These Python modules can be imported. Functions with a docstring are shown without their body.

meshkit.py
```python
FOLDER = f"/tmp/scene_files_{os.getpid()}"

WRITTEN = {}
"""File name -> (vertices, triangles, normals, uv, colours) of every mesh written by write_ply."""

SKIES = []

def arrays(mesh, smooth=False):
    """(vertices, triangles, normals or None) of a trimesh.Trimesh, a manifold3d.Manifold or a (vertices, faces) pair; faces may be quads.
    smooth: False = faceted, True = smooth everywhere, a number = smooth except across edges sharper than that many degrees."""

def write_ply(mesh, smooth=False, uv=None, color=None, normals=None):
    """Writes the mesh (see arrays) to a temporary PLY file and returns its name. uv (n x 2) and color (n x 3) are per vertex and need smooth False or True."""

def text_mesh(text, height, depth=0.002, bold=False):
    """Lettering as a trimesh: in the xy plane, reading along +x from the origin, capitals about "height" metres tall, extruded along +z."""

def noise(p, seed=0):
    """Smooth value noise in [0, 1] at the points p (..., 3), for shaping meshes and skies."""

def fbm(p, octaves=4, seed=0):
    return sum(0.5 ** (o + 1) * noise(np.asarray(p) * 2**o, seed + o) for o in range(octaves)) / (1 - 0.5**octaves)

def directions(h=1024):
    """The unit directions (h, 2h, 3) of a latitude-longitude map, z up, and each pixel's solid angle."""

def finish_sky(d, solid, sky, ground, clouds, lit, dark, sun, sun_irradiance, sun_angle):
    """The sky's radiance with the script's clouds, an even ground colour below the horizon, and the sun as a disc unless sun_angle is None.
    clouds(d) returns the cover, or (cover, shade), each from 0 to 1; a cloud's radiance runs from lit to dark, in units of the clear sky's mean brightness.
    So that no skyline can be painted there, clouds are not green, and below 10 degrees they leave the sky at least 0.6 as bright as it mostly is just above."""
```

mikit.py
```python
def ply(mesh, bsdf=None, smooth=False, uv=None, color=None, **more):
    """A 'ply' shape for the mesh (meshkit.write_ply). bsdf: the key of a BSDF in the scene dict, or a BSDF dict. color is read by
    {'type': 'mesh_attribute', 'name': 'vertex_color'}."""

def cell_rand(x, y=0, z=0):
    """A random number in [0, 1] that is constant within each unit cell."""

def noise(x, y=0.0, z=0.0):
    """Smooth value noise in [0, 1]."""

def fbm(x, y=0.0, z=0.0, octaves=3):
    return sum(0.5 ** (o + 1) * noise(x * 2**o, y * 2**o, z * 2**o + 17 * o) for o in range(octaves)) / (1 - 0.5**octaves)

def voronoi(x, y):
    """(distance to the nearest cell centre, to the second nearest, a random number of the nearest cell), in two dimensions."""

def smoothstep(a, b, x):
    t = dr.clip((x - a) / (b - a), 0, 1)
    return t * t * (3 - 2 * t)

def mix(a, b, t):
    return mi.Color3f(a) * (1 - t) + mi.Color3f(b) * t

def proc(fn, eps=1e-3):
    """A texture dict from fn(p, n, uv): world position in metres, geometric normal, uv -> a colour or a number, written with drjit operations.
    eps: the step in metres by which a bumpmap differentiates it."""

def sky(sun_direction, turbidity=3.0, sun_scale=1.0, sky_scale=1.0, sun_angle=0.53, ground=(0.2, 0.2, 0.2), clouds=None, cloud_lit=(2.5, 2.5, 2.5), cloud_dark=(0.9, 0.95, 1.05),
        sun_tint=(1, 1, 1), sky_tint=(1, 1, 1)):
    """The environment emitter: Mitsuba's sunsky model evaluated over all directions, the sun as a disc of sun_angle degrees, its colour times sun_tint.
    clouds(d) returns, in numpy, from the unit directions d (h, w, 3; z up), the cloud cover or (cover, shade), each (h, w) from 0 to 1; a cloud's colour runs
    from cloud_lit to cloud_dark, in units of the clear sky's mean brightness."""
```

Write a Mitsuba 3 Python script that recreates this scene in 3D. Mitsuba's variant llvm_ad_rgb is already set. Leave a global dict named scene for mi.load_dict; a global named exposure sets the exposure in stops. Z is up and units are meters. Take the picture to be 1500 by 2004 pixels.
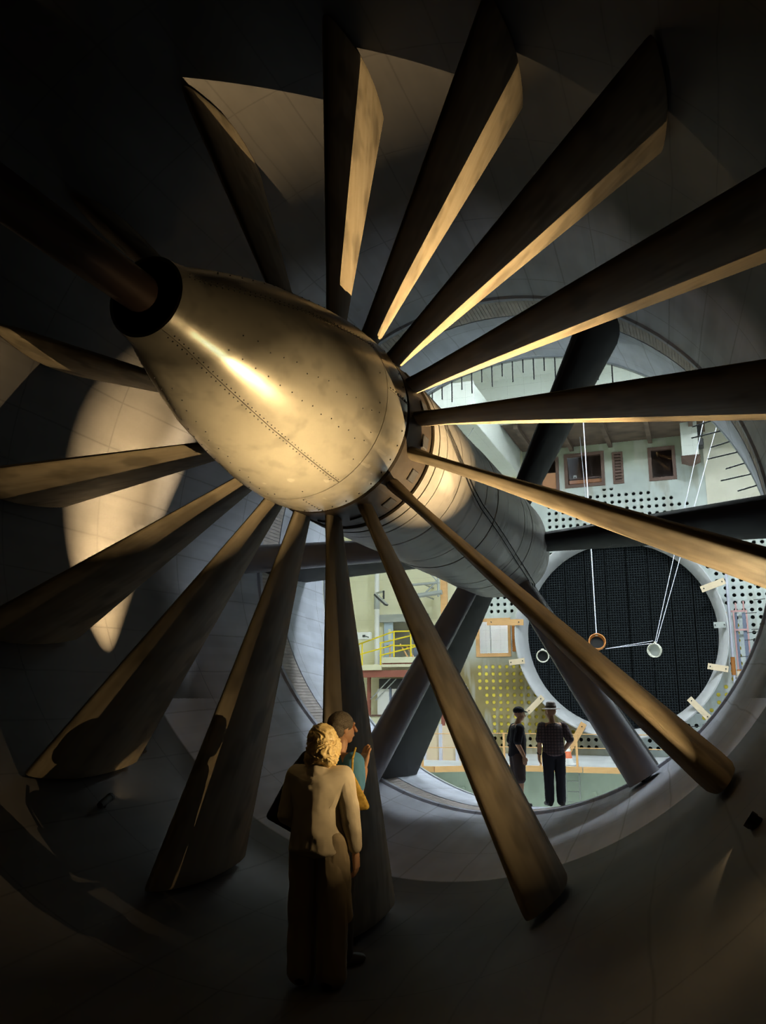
import math, random
import numpy as np, trimesh, manifold3d as m3, drjit as dr, mitsuba as mi, mikit, meshkit
from shapely.geometry import Polygon, Point, box as sbox
from shapely.ops import unary_union
from mikit import proc, noise, fbm, smoothstep, mix
random.seed(7); rng = np.random.default_rng(7)
T = mi.ScalarTransform4f
# ------------------------------------------------------------------ camera, exposure, large lights
scene, labels = {'type': 'scene'}, {}
exposure = 0.0
EYE = np.array([2.9342, 0.0, -2.3162]); PITCH, YAW, FOCAL = 0.2187, 0.3635, 1652.34
fwd = np.array([-math.sin(YAW) * math.cos(PITCH), math.cos(YAW) * math.cos(PITCH), math.sin(PITCH)])
scene['camera'] = {'type': 'perspective', 'fov': math.degrees(2 * math.atan(750 / FOCAL)), 'fov_axis': 'x', 'near_clip': 0.05, 'far_clip': 200.0,
                   'to_world': T().look_at(origin=EYE.tolist(), target=(EYE + fwd).tolist(), up=[0, 0, 1])}
WARM = np.array([1.0, 0.70, 0.345])
COOL = np.array([0.86, 0.97, 1.0])
HALL = 13.0            # radiance of the test hall's ceiling lamps
SPOT_TAIL, SPOT_FLOOR, SPOT_FAR, SPOT_WALL, SPOT_SMALL = 270.0, 26.0, 430.0, 1350.0, 1.2

# ------------------------------------------------------------------ materials
def mat(name, color, rough=0.6, metallic=0.0, spec=0.4, bump=None, bump_scale=1.0, **kw):
    c = proc(color) if callable(color) else {'type': 'rgb', 'value': list(map(float, color))}
    r = proc(rough) if callable(rough) else float(rough)
    b = {'type': 'principled', 'base_color': c, 'roughness': r, 'metallic': metallic, 'specular': spec, **kw}
    if bump is not None:
        b = {'type': 'bumpmap', 'arbitrary': {**proc(bump, 2e-3)}, 'scale': bump_scale, 'bsdf': b}
    scene['material_' + name] = {'type': 'twosided', 'bsdf': b}
    return 'material_' + name

def concrete(p, n, uv):
    a = dr.atan2(p.z, p.x)
    k = fbm(p.x * 1.3, p.y * 1.3, p.z * 1.3, 4)
    streak = fbm(a * 26, p.y * 1.1, 3.0, 3)
    board = noise(dr.floor(a * 38) * 7.3, dr.floor(p.y / 1.4) * 3.1)
    seam = 1 - smoothstep(0.0, 0.012, dr.abs(p.y / 1.55 - dr.floor(p.y / 1.55) - 0.5))
    sa = a * 7 / 1.0
    seam2 = 1 - smoothstep(0.0, 0.03, dr.abs(sa - dr.floor(sa) - 0.5 + 0.05 * (noise(p.y * 2.0, a * 3) - .5)))
    v = 0.62 + 0.45 * k + 0.16 * (streak - 0.5) + 0.10 * (board - 0.5)
    v = v * (1 - 0.28 * dr.maximum(seam, seam2))
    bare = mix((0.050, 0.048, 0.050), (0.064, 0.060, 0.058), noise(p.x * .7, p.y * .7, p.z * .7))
    mouth_lit = mix((0.45, 0.47, 0.57), (0.56, 0.57, 0.66), fbm(p.x * .9, p.y * .9, p.z * .9, 3))
    return mix(bare, mouth_lit, dr.select(p.z < -2.3, smoothstep(8.92, 8.97, p.y), smoothstep(9.6, 10.8, p.y + .5 * noise(a * 9, p.y)))) * v      # hall light on the tunnel mouth is put into this paler colour
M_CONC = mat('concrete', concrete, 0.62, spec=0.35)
def bladewood(p, n, uv):
    r = dr.sqrt(p.x * p.x + p.z * p.z)
    a = dr.atan2(p.z, p.x)
    g = fbm(r * 1.6, p.y * 16, a * 30, 4)
    s = smoothstep(0.45, 0.75, fbm(r * 3.0, p.y * 4.0, a * 14, 3))
    return mix((0.27, 0.235, 0.175), (0.19, 0.15, 0.095), g) * (1 - 0.4 * s)
M_BLADE = mat('blade', bladewood, 0.6, spec=0.25)
def tailskin(p, n, uv):
    k = fbm(p.x * 3, p.y * 3, p.z * 3, 4)
    scr = smoothstep(0.80, 0.86, noise(p.x * 14 + p.z * 5, p.y * 9, p.z * 26)) * smoothstep(4.9, 5.3, p.y) * smoothstep(-.2, -.6, p.z)
    dirt = smoothstep(0.5, 0.8, fbm(p.x * 9, p.y * 9, p.z * 9, 3))
    return mix((0.50, 0.47, 0.39), (0.39, 0.37, 0.31), k) * (1 - 0.18 * dirt) + mi.Color3f(0.10) * scr
def tailrough(p, n, uv):
    return 0.22 + 0.14 * fbm(p.x * 5, p.y * 5, p.z * 5, 3)
M_TAIL = mat('tail_skin', tailskin, tailrough, metallic=0.55, spec=0.5)
def nacskin(p, n, uv):
    k = fbm(p.x * 2, p.y * 2, p.z * 2, 4)
    s = smoothstep(0.55, 0.8, fbm(p.x * 3.0, p.y * 9, p.z * 3.0, 3))
    w = smoothstep(0.66, 0.8, noise(p.x * 3.3, p.y * 1.9, p.z * 3.3))
    return mix((0.30, 0.285, 0.265), (0.21, 0.20, 0.19), k) * (1 - 0.35 * s) + mi.Color3f(0.12) * w
M_NAC = mat('nacelle_skin', nacskin, 0.42, metallic=0.25)
M_HUB = mat('hub_metal', lambda p, n, uv: mix((0.06, 0.045, 0.033), (0.035, 0.027, 0.02), fbm(p.x * 6, p.y * 6, p.z * 6, 3)), 0.5, metallic=0.3)
M_DARK = mat('dark_metal', (0.03, 0.03, 0.033), 0.5)
M_STRUT = mat('strut_paint', lambda p, n, uv: mix((0.020, 0.019, 0.021), (0.012, 0.011, 0.0125), fbm(p.x * 2, p.y * 2, p.z * 3, 4)), 0.65, spec=0.15)
M_NOSE_LIT = mat('strut_nose_lit', lambda p, n, uv: mix((0.30, 0.30, 0.33), (0.20, 0.20, 0.22), fbm(p.x * 2, p.y * 2, p.z * 3, 4)), 0.35, spec=0.5)  # paler than the strut: light falling on the nose is put into the colour
M_SHAFT = mat('shaft_steel', (0.06, 0.04, 0.035), 0.45, metallic=0.4)
M_TILE = mat('brick_tile', lambda p, n, uv: mix((0.50, 0.44, 0.42), (0.38, 0.335, 0.325), noise(p.x * 9, p.y * 9, p.z * 9)), 0.8)
def perf(p, n, uv):
    k = fbm(p.x * 1.1, p.z * 1.1, 0, 4)
    st = smoothstep(0.5, 0.8, fbm(p.x * 4, p.z * 0.9, 5.0, 3))
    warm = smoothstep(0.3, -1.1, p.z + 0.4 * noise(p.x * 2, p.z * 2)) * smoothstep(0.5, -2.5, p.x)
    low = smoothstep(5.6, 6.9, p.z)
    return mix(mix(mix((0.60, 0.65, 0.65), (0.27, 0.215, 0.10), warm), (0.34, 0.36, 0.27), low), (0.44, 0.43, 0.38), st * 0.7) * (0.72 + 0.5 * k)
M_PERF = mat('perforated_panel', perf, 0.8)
def tiled_white(p, n, uv):
    fx = dr.abs(p.x / 0.6 - dr.floor(p.x / 0.6) - 0.5); fz = dr.abs((p.z + p.y) / 0.42 - dr.floor((p.z + p.y) / 0.42) - 0.5)
    j = dr.maximum(smoothstep(0.485, 0.5, fx), smoothstep(0.48, 0.5, fz))
    return mix((0.70, 0.72, 0.70), (0.60, 0.62, 0.58), fbm(p.x * .8, p.y * .8, p.z * .8, 3)) * (1 - 0.22 * j)
M_WHITE = mat('white_block', tiled_white, 0.7)
M_CREAM = mat('cream_paint', lambda p, n, uv: mix((0.76, 0.74, 0.56), (0.68, 0.65, 0.48), fbm(p.x * .7, p.y * .7, p.z * .7, 3)) *
              (1 - 0.12 * smoothstep(0.485, 0.5, dr.abs(p.z / 0.8 - dr.floor(p.z / 0.8) - 0.5))), 0.7)
M_PALE = mat('pale_plaster', lambda p, n, uv: mix((0.74, 0.71, 0.63), (0.62, 0.58, 0.48), fbm(p.x * 1.2, p.z * .8, 1, 3)), 0.8)
M_SOFF = mat('soffit_brown', lambda p, n, uv: mix((0.16, 0.11, 0.08), (0.07, 0.05, 0.04), fbm(p.x * 2, p.y * 3, 0, 3)), 0.8)
M_DECK = mat('deck_grey', lambda p, n, uv: mix((0.50, 0.51, 0.54), (0.38, 0.38, 0.40), fbm(p.x * .8, p.y * 1.5, 0, 4)), 0.6)
M_PIT = mat('pit_concrete', lambda p, n, uv: mix((0.62, 0.68, 0.62), (0.36, 0.40, 0.36), fbm(p.x * 1.5, p.z * .7, 2, 4)), 0.85)
M_ORANGE = mat('orange_plank', lambda p, n, uv: mix((0.74, 0.44, 0.20), (0.60, 0.34, 0.15), fbm(p.x * 3, p.y * 3, p.z * 9, 3)), 0.65)
M_PLY = mat('plywood', (0.72, 0.58, 0.42), 0.7)
M_REDBEAM = mat('red_oxide', (0.30, 0.10, 0.075), 0.6)
M_YEL = mat('yellow_paint', (0.85, 0.66, 0.03), 0.45)
M_YELPLUG = mat('yellow_foam', (0.80, 0.66, 0.10), 0.9)
M_BROWN = mat('brown_frame', (0.13, 0.075, 0.06), 0.6)
M_ORPANEL = mat('orange_panel', (0.52, 0.25, 0.13), 0.6)
M_BLACK = mat('black', (0.008, 0.008, 0.009), 0.7, spec=0.2)
M_SCREEN = mat('honeycomb_screen', lambda p, n, uv: mi.Color3f(0.010, 0.012, 0.014) * (0.3 + 2.2 * smoothstep(0.30, 0.5, dr.maximum(dr.abs(p.x * 11 - dr.floor(p.x * 11) - .5), dr.abs(p.z * 11 - dr.floor(p.z * 11) - .5)))), 0.8, spec=0.03)
M_RING = mat('pale_ring', lambda p, n, uv: mix((0.62, 0.62, 0.66), (0.50, 0.50, 0.53), fbm(p.x, p.y, p.z, 3)), 0.5)
M_BLUEDOOR = mat('blue_door', (0.42, 0.50, 0.62), 0.5)
M_GREYMETAL = mat('grey_metal', (0.38, 0.40, 0.40), 0.45, metallic=0.3)
M_STEEL = mat('steel_rod', (0.06, 0.06, 0.065), 0.5, metallic=0.5)
M_CABLE = mat('pale_cable', (0.62, 0.62, 0.74), 0.5)
M_PINK = mat('pink_frame', (0.52, 0.30, 0.30), 0.5)
M_BLUEPANEL = mat('blue_grey_panel', (0.17, 0.20, 0.29), 0.6)
M_HORN = mat('horn_white', (0.60, 0.58, 0.52), 0.5)
M_RUST = mat('rust_orange', (0.42, 0.16, 0.04), 0.7)
M_CONEW = mat('cone_white', (0.8, 0.8, 0.8), 0.5)
M_CONER = mat('cone_orange', (0.75, 0.20, 0.10), 0.5)
M_HAIR = mat('blond_hair', lambda p, n, uv: mix((0.92, 0.74, 0.36), (0.60, 0.42, 0.15), fbm(p.x * 60, p.y * 60, p.z * 14, 3)), 0.45, spec=0.5)
M_GREYHAIR = mat('grey_hair', lambda p, n, uv: mix((0.20, 0.17, 0.13), (0.10, 0.08, 0.06), noise(p.x * 150, p.y * 150, p.z * 150)), 0.7)
M_SKIN = mat('skin', (0.60, 0.34, 0.20), 0.5)
M_TAN = mat('tan_blazer', lambda p, n, uv: mix((0.66, 0.58, 0.43), (0.52, 0.45, 0.33), fbm(p.x * 14, p.y * 14, p.z * 14, 3)), 0.8)
M_TROUS = mat('brown_trousers', (0.36, 0.29, 0.19), 0.85)
M_TEAL = mat('teal_shirt', (0.09, 0.27, 0.46), 0.8)
M_STRAW = mat('straw_bag', lambda p, n, uv: mix((0.60, 0.42, 0.10), (0.36, 0.22, 0.03), noise(p.x * 70, p.y * 70, p.z * 70)), 0.8)
M_NAVY = mat('dark_cloth', (0.022, 0.022, 0.028), 0.9)
M_SHORTS = mat('brown_shorts', (0.075, 0.055, 0.05), 0.9)
M_PLAID = mat('plaid_shirt', lambda p, n, uv: mix((0.15, 0.11, 0.11), (0.05, 0.04, 0.045), smoothstep(0.3, 0.5, dr.maximum(dr.abs(p.x * 22 - dr.floor(p.x * 22) - .5), dr.abs(p.z * 22 - dr.floor(p.z * 22) - .5)))), 0.9)
M_HAT = mat('pale_hat', (0.34, 0.29, 0.27), 0.8)
M_HATBAND = mat('hat_band', (0.10, 0.07, 0.06), 0.8)
M_SHOE = mat('dark_shoe', (0.03, 0.026, 0.024), 0.5)
M_LENS = 'material_lens'
scene[M_LENS] = {'type': 'diffuse', 'reflectance': {'type': 'rgb', 'value': [0.8, 0.7, 0.5]}}
scene['material_glass'] = {'type': 'thindielectric', 'int_ior': 1.5}

# ------------------------------------------------------------------ helpers
def numbered(name):
    if name not in USED: USED[name] = 0; return name
    USED[name] += 1
    return f'{name}_{USED[name]:03d}'
USED = {}
def tag(key, label=None, cat=None, group=None, kind=None):
    d = labels.setdefault(key, {})
    for k, v in (('label', label), ('category', cat), ('group', group), ('kind', kind)):
        if v: d[k] = v
    return key
def thing(name, label, cat, group=None):
    return tag(numbered(name), label, cat, group)
def obj(name, mesh, m, parent=None, smooth=30, **kw):
    key = numbered((parent + '__' if parent else '') + name)
    if isinstance(mesh, (list,)): mesh = trimesh.util.concatenate(mesh)
    scene[key] = mikit.ply(mesh, m, smooth=smooth, **kw)
    return key
def copy_of(name, shape, parent, to_world):
    key = numbered(parent + '__' + name); scene[key] = {**shape, 'to_world': to_world}; return key
def struct(name, mesh, m, parent=None, smooth=False):
    k = obj(name, mesh, m, parent, smooth)
    if parent is None: tag(k, kind='structure')
    return k
def bx(x0, x1, y0, y1, z0, z1, bev=0.0):
    ext = np.array([abs(x1 - x0), abs(y1 - y0), abs(z1 - z0)]); c = np.array([(x0 + x1) / 2, (y0 + y1) / 2, (z0 + z1) / 2])
    if bev:
        h = ext / 2 - bev
        pts = []
        for s in np.array(np.meshgrid([-1, 1], [-1, 1], [-1, 1])).reshape(3, -1).T:
            for k in range(3):
                q = s * h; q[k] += s[k] * bev; pts.append(q)
        m = trimesh.convex.convex_hull(np.array(pts))
    else: m = trimesh.creation.box(ext)
    m.apply_translation(c); return m
def bar(a, b, w, h=None, up=(0, 0, 1)):
    """Rectangular bar from a to b, w wide and h tall."""
    a, b = np.asarray(a, float), np.asarray(b, float); h = h or w
    d = b - a; L = np.linalg.norm(d); d /= L
    u = np.asarray(up, float); s = np.cross(d, u)
    if np.linalg.norm(s) < 1e-6: s = np.cross(d, [0, 1, 0])
    s /= np.linalg.norm(s); u = np.cross(s, d)
    m = trimesh.creation.box([L, w, h]); M = np.eye(4); M[:3, 0] = d; M[:3, 1] = s; M[:3, 2] = u; M[:3, 3] = (a + b) / 2
    m.apply_transform(M); return m
def tube(a, b, r, seg=10):
    return trimesh.creation.cylinder(r, segment=[a, b], sections=seg)
def poly_tube(pts, r, seg=8):
    out = [tube(p, q, r, seg) for p, q in zip(pts[:-1], pts[1:])]
    out += [trimesh.creation.icosphere(1, r).apply_translation(p) for p in pts[1:-1]]
    return trimesh.util.concatenate(out)
def lathe_y(prof, n=96, a0=0.0, a1=360.0):
    """Closed profile [(y, r), ...] revolved about the y axis; a partial revolution gets end caps."""
    P = np.asarray(prof, float); full = abs(a1 - a0) >= 359.99
    an = np.radians(np.linspace(a0, a1, n, endpoint=not full))
    k = len(P)
    V = np.stack([P[None, :, 1] * np.cos(an)[:, None], np.broadcast_to(P[None, :, 0], (len(an), k)), P[None, :, 1] * np.sin(an)[:, None]], -1).reshape(-1, 3)
    F = []
    m = len(an)
    for i in range(m if full else m - 1):
        j = (i + 1) % m
        for q in range(k):
            w = (q + 1) % k
            F += [[i * k + q, i * k + w, j * k + w], [i * k + q, j * k + w, j * k + q]]
    if not full:
        tri = [t for i in range(k // 2 - 1) for t in ((i, i + 1, k - 2 - i), (i, k - 2 - i, k - 1 - i))]     # profile = there and back
        F += [[a, b, c] for a, b, c in tri] + [[(m - 1) * k + a, (m - 1) * k + c, (m - 1) * k + b] for a, b, c in tri]
    me = trimesh.Trimesh(V, np.array(F), process=False)
    if me.volume < 0: me.invert()
    return me
def band(prof, t):
    """A sheet of thickness t from an open outer profile (y, r): closed profile."""
    P = np.asarray(prof, float)
    return np.vstack([P, np.stack([P[::-1, 0], P[::-1, 1] - t], -1)])
def rad(r, a, y):
    a = math.radians(a); return np.array([r * math.cos(a), y, r * math.sin(a)])

# ------------------------------------------------------------------ the tunnel
def RW(y): return float(np.interp(y, [-4, 5, 6, 8.4, 12.2, 12.85, 15.2], [5.25, 4.25, 4.2, 4.2, 3.885, 3.89, 4.12]))
ys = [-4, -2, 0, 2, 4, 5, 6, 7.2, 8.4, 9.6, 10.8, 11.75]
inner = [(y, RW(y)) for y in ys] + [(12.10, RW(12.1)), (12.13, RW(12.1) - .035), (12.2, RW(12.2) - .035), (12.21, RW(12.2) + .03), (12.84, RW(12.84) + .03), (12.85, RW(12.85)),
                                      (13.4, RW(13.4)), (14.0, RW(14)), (14.6, RW(14.6)), (15.1, RW(15.1)), (15.2, RW(15.2) + .01), (15.24, RW(15.2) + .06)]
outer = [(15.24, 4.6), (-4, 5.6)]
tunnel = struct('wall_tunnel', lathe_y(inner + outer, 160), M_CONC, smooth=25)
# band of tiles in the recess near the mouth (joined: finer than can be picked apart)
tiles = []
NT = 420
for i in range(NT):
    a = 360 / NT * i
    r = RW(12.5) + .026 + rng.uniform(-.002, .002)
    tiles.append(lathe_y([(12.215, r), (12.835, r), (12.835, r - .018), (12.215, r - .018)], 2, a + .05, a + 360 / NT - .05))
tag(obj('tile_band', tiles, M_TILE, tunnel, smooth=False), kind='stuff')

# ------------------------------------------------------------------ the fan: blades, hub, tail cone
fan = thing('fan', 'large wind tunnel fan with sixteen wide blades and a brass-toned tail cone', 'fan')
TH0, NB = math.degrees(1.5842), 16
def blade_mesh():
    """Blade along +x (radius) with its chord along y: thin at the root, wide and thick at the tip."""
    rs = np.r_[0.74, 0.84, 1.0, np.linspace(1.2, 4.02, 10), 4.11, 4.145]
    u = np.array([0, .012, .04, .09, .16, .26, .38, .52, .68, .84, .95, 1.0])
    h = np.array([0, .20, .36, .53, .68, .86, 1.0, .98, .82, .55, .30, .16]) * .5
    V = []
    for r in rs:
        c = max(.26, .4324 + (1.5733 - .4324) * (r - 1.15) / (4.145 - 1.15)); t = max(.085, .0666 + (.2937 - .0666) * (r - 1.15) / (4.145 - 1.15))
        y0 = 6.34 - .078 * (r - 1.15) / 3.0
        k = 1.0
        y1 = y0 + c
        if r > 4.1: y1 -= .0; t *= .96                                # rounded far corner
        if r > 4.14: y1 -= .035; t *= .85
        if r < .85: t = max(t, .11)
        yy = y0 + (y1 - y0) * u
        V += [(r, y, +h[i] * t) for i, y in enumerate(yy)] + [(r, y, -h[i] * t) for i, y in list(enumerate(yy))[-1:0:-1]]
    n = 2 * len(u) - 1; V = np.array(V); F = []
    for i in range(len(rs) - 1):
        for q in range(n):
            w = (q + 1) % n
            F += [[i * n + q, (i + 1) * n + q, (i + 1) * n + w], [i * n + q, (i + 1) * n + w, i * n + w]]
    for base, rev in ((0, False), ((len(rs) - 1) * n, True)):
        F += [[base, base + q, base + q + 1][::-1 if rev else 1] for q in range(1, n - 1)]
    m = trimesh.Trimesh(V, F, process=False); m.fix_normals(); return m
BLADE = mikit.ply(blade_mesh(), M_BLADE, smooth=38)
for k in range(NB):
    a = TH0 - k * 360 / NB
    copy_of('blade', BLADE, fan, T().rotate([0, 1, 0], -a))
hub_prof = [(6.24, .60), (6.24, .775), (6.26, .79), (6.83, .795), (6.85, .78), (6.85, .60)]
obj('hub', lathe_y(hub_prof, 96), M_HUB, fan)
HATCH = mikit.ply(bx(.776, .806, 6.60, 6.74, -.055, .055, .006), M_DARK, smooth=False)
for k in range(NB):
    copy_of('hatch', HATCH, fan, T().rotate([0, 1, 0], -(TH0 - (k + .5) * 360 / NB)))
PY = [3.78, 3.9, 4.0, 4.2, 4.4, 4.6, 4.8, 5.0, 5.2, 5.4, 5.6, 5.765]
PR = [.256, .278, .303, .386, .460, .528, .592, .637, .682, .722, .757, .778]
tail_prof = list(zip(PY, PR)); ring_prof = [(5.775, .779), (5.9, .789), (6.0, .795), (6.1, .797), (6.19, .794), (6.215, .78)]
cone = obj('tail_cone', lathe_y([(6.21, .72), (6.2, .77)] + [(y, r - .022) for y, r in ring_prof[::-1][1:]] + [(y, r - .022) for y, r in tail_prof[::-1]] + [(3.78, .225), (4.6, .23), (4.6, .02), (6.0, .02)], 72), M_BLACK, fan)
gap = .5
for k in range(4):
    a = -61 + 90 * k
    obj('skin_panel', lathe_y(band(tail_prof, .02), 40, a + .35, a + 90 - .35), M_TAIL, cone)
for k in range(4):
    a = -85.2 + 88 * k if k < 2 else -85.2 + 90 * k
    obj('skin_panel', lathe_y(band(ring_prof, .02), 40, a + .3, (2.8 if k == 0 else a + 90) - .3), M_TAIL, cone)
riv = []
def rivet(a, y, r=.0055):
    R_ = float(np.interp(y, PY + [p[0] for p in ring_prof], PR + [p[1] for p in ring_prof]))
    s = trimesh.creation.icosphere(1, r); s.apply_translation(rad(R_ + .001, a, y)); riv.append(s)
for k in range(4):
    for i, y in enumerate(np.arange(3.86, 5.74, .042)):
        w = 1.5 / np.interp(y, PY, PR) * .62
        rivet(-61 + 90 * k - w, y, .0045); rivet(-61 + 90 * k + w, y + .02, .0045)
    for i, y in enumerate(np.arange(4.2, 5.7, .11)):
        rivet(-34 + 90 * k + 2 * math.sin(i * 3.1), y, .005); rivet(-16 + 90 * k + 2 * math.sin(i * 2.1), y + .05, .0045)
    for y in np.arange(5.82, 6.2, .05):
        rivet(-85.2 + 90 * k - 1.0, y, .006)
for a in range(0, 360, 9):
    rivet(a + 3, 6.12, .007)
    if a % 2: rivet(a, 5.66, .005)
tag(obj('rivets', riv, M_DARK, cone, smooth=True), kind='stuff')

shaft = thing('drive_shaft', 'dark steel drive shaft running from the open end of the tail cone into the darkness', 'shaft')
obj('tube', tube((0, -3.9, 0), (0, 4.55, 0), .118, 40), M_SHAFT, shaft)
obj('collar', lathe_y([(2.2, .10), (2.2, .155), (2.3, .155), (2.3, .10)], 40), M_SHAFT, shaft)

# ------------------------------------------------------------------ nacelle and struts
nac = thing('nacelle', 'long grey riveted nacelle behind the fan held by six struts', 'nacelle')
obj('core', lathe_y([(6.87, .02), (6.87, .79), (12.45, .79), (13.40, .62), (13.40, .02)], 64), M_DARK, nac)
edges = [6.87, 7.03, 7.26, 7.78, 8.29, 8.80, 9.31, 9.82, 10.33, 10.84, 11.35, 11.86, 12.25, 12.47]
for y0, y1 in zip(edges[:-1], edges[1:]):
    r0 = .817 + .004 * math.sin(y0 * 9)
    obj('skin_band', lathe_y(band([(y0 + .006, r0 - .003), (y0 + .02, r0), (y1 - .012, r0 - .001), (y1 - .004, r0 - .004)], .02), 72), M_NAC, nac)
obj('end_fairing', lathe_y(band([(12.48, .775), (12.7, .765), (13.0, .745), (13.3, .705), (13.47, .672), (13.49, .665)], .03), 72), M_NAC, nac)
def strut_mesh(yr, cr, tr, yt, ct, tt):
    """Strut along +x from the nacelle to the tunnel wall; its nose faces the fan."""
    u = np.array([0, .02, .06, .13, .22, .34, .5, .7, .88, 1.0]); h = np.array([0, .27, .47, .68, .85, .97, 1.0, .82, .5, .3]) * .5
    rs = np.linspace(.70, 1.0, 9)
    V = []
    n = 2 * len(u) - 1
    for i, s in enumerate(np.linspace(0, 1, 9)):
        c = cr + (ct - cr) * s; t = tr + (tt - tr) * s; yc = yr + (yt - yr) * s
        for q, sign in [(q, 1) for q in range(len(u))] + [(q, -1) for q in range(len(u) - 1, 0, -1)]:
            y = yc - c / 2 + c * u[q]
            r1 = RW(y) - (.012 if s == 1 else 0)
            r = .70 + (r1 - .70) * s
            V.append((r, y, sign * h[q] * t))
    F = []
    for i in range(8):
        for q in range(n):
            w = (q + 1) % n
            F += [[i * n + q, (i + 1) * n + q, (i + 1) * n + w], [i * n + q, (i + 1) * n + w, i * n + w]]
    for base, rev in ((0, False), (8 * n, True)):
        F += [[base, base + q, base + q + 1][::-1 if rev else 1] for q in range(1, n - 1)]
    m = trimesh.Trimesh(np.array(V), F, process=False); m.fix_normals(); return m
thin = mikit.ply(strut_mesh(12.75, .90, .26, 12.55, 2.05, .51), M_STRUT, smooth=40)
thick = mikit.ply(strut_mesh(12.92, 1.45, .24, 12.90, 2.60, .26), M_STRUT, smooth=40)
nv = []
for r_, y_, q_ in ((.70, 12.30, .15), (1.6, 12.12, .175), (2.6, 11.93, .20), (3.6, 11.75, .22), (3.885, 11.70, .225)):
    nv.append([(r_, y_ + q_ * math.cos(t), q_ * math.sin(t)) for t in np.linspace(0, 2 * np.pi, 28, endpoint=False)])
nf = [[i * 28 + q, (i + 1) * 28 + q, (i + 1) * 28 + (q + 1) % 28, i * 28 + (q + 1) % 28] for i in range(4) for q in range(28)]
nose = trimesh.Trimesh(np.array(nv).reshape(-1, 3), np.array([t for q in nf for t in ((q[0], q[1], q[2]), (q[0], q[2], q[3]))]), process=False); nose.fix_normals()
NOSE = mikit.ply(nose, M_NOSE_LIT, smooth=True)
for k, sh in enumerate((thin, thin, thin, thick, thick, thick)):
    sk = copy_of('strut', sh, nac, T().rotate([0, 1, 0], -(1.9 + 60 * k)))
    if k > 2: tag(copy_of('nose_tube', NOSE, sk, T().rotate([0, 1, 0], -(1.9 + 60 * k))), 'round leading edge with light put into its pale colour')
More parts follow.
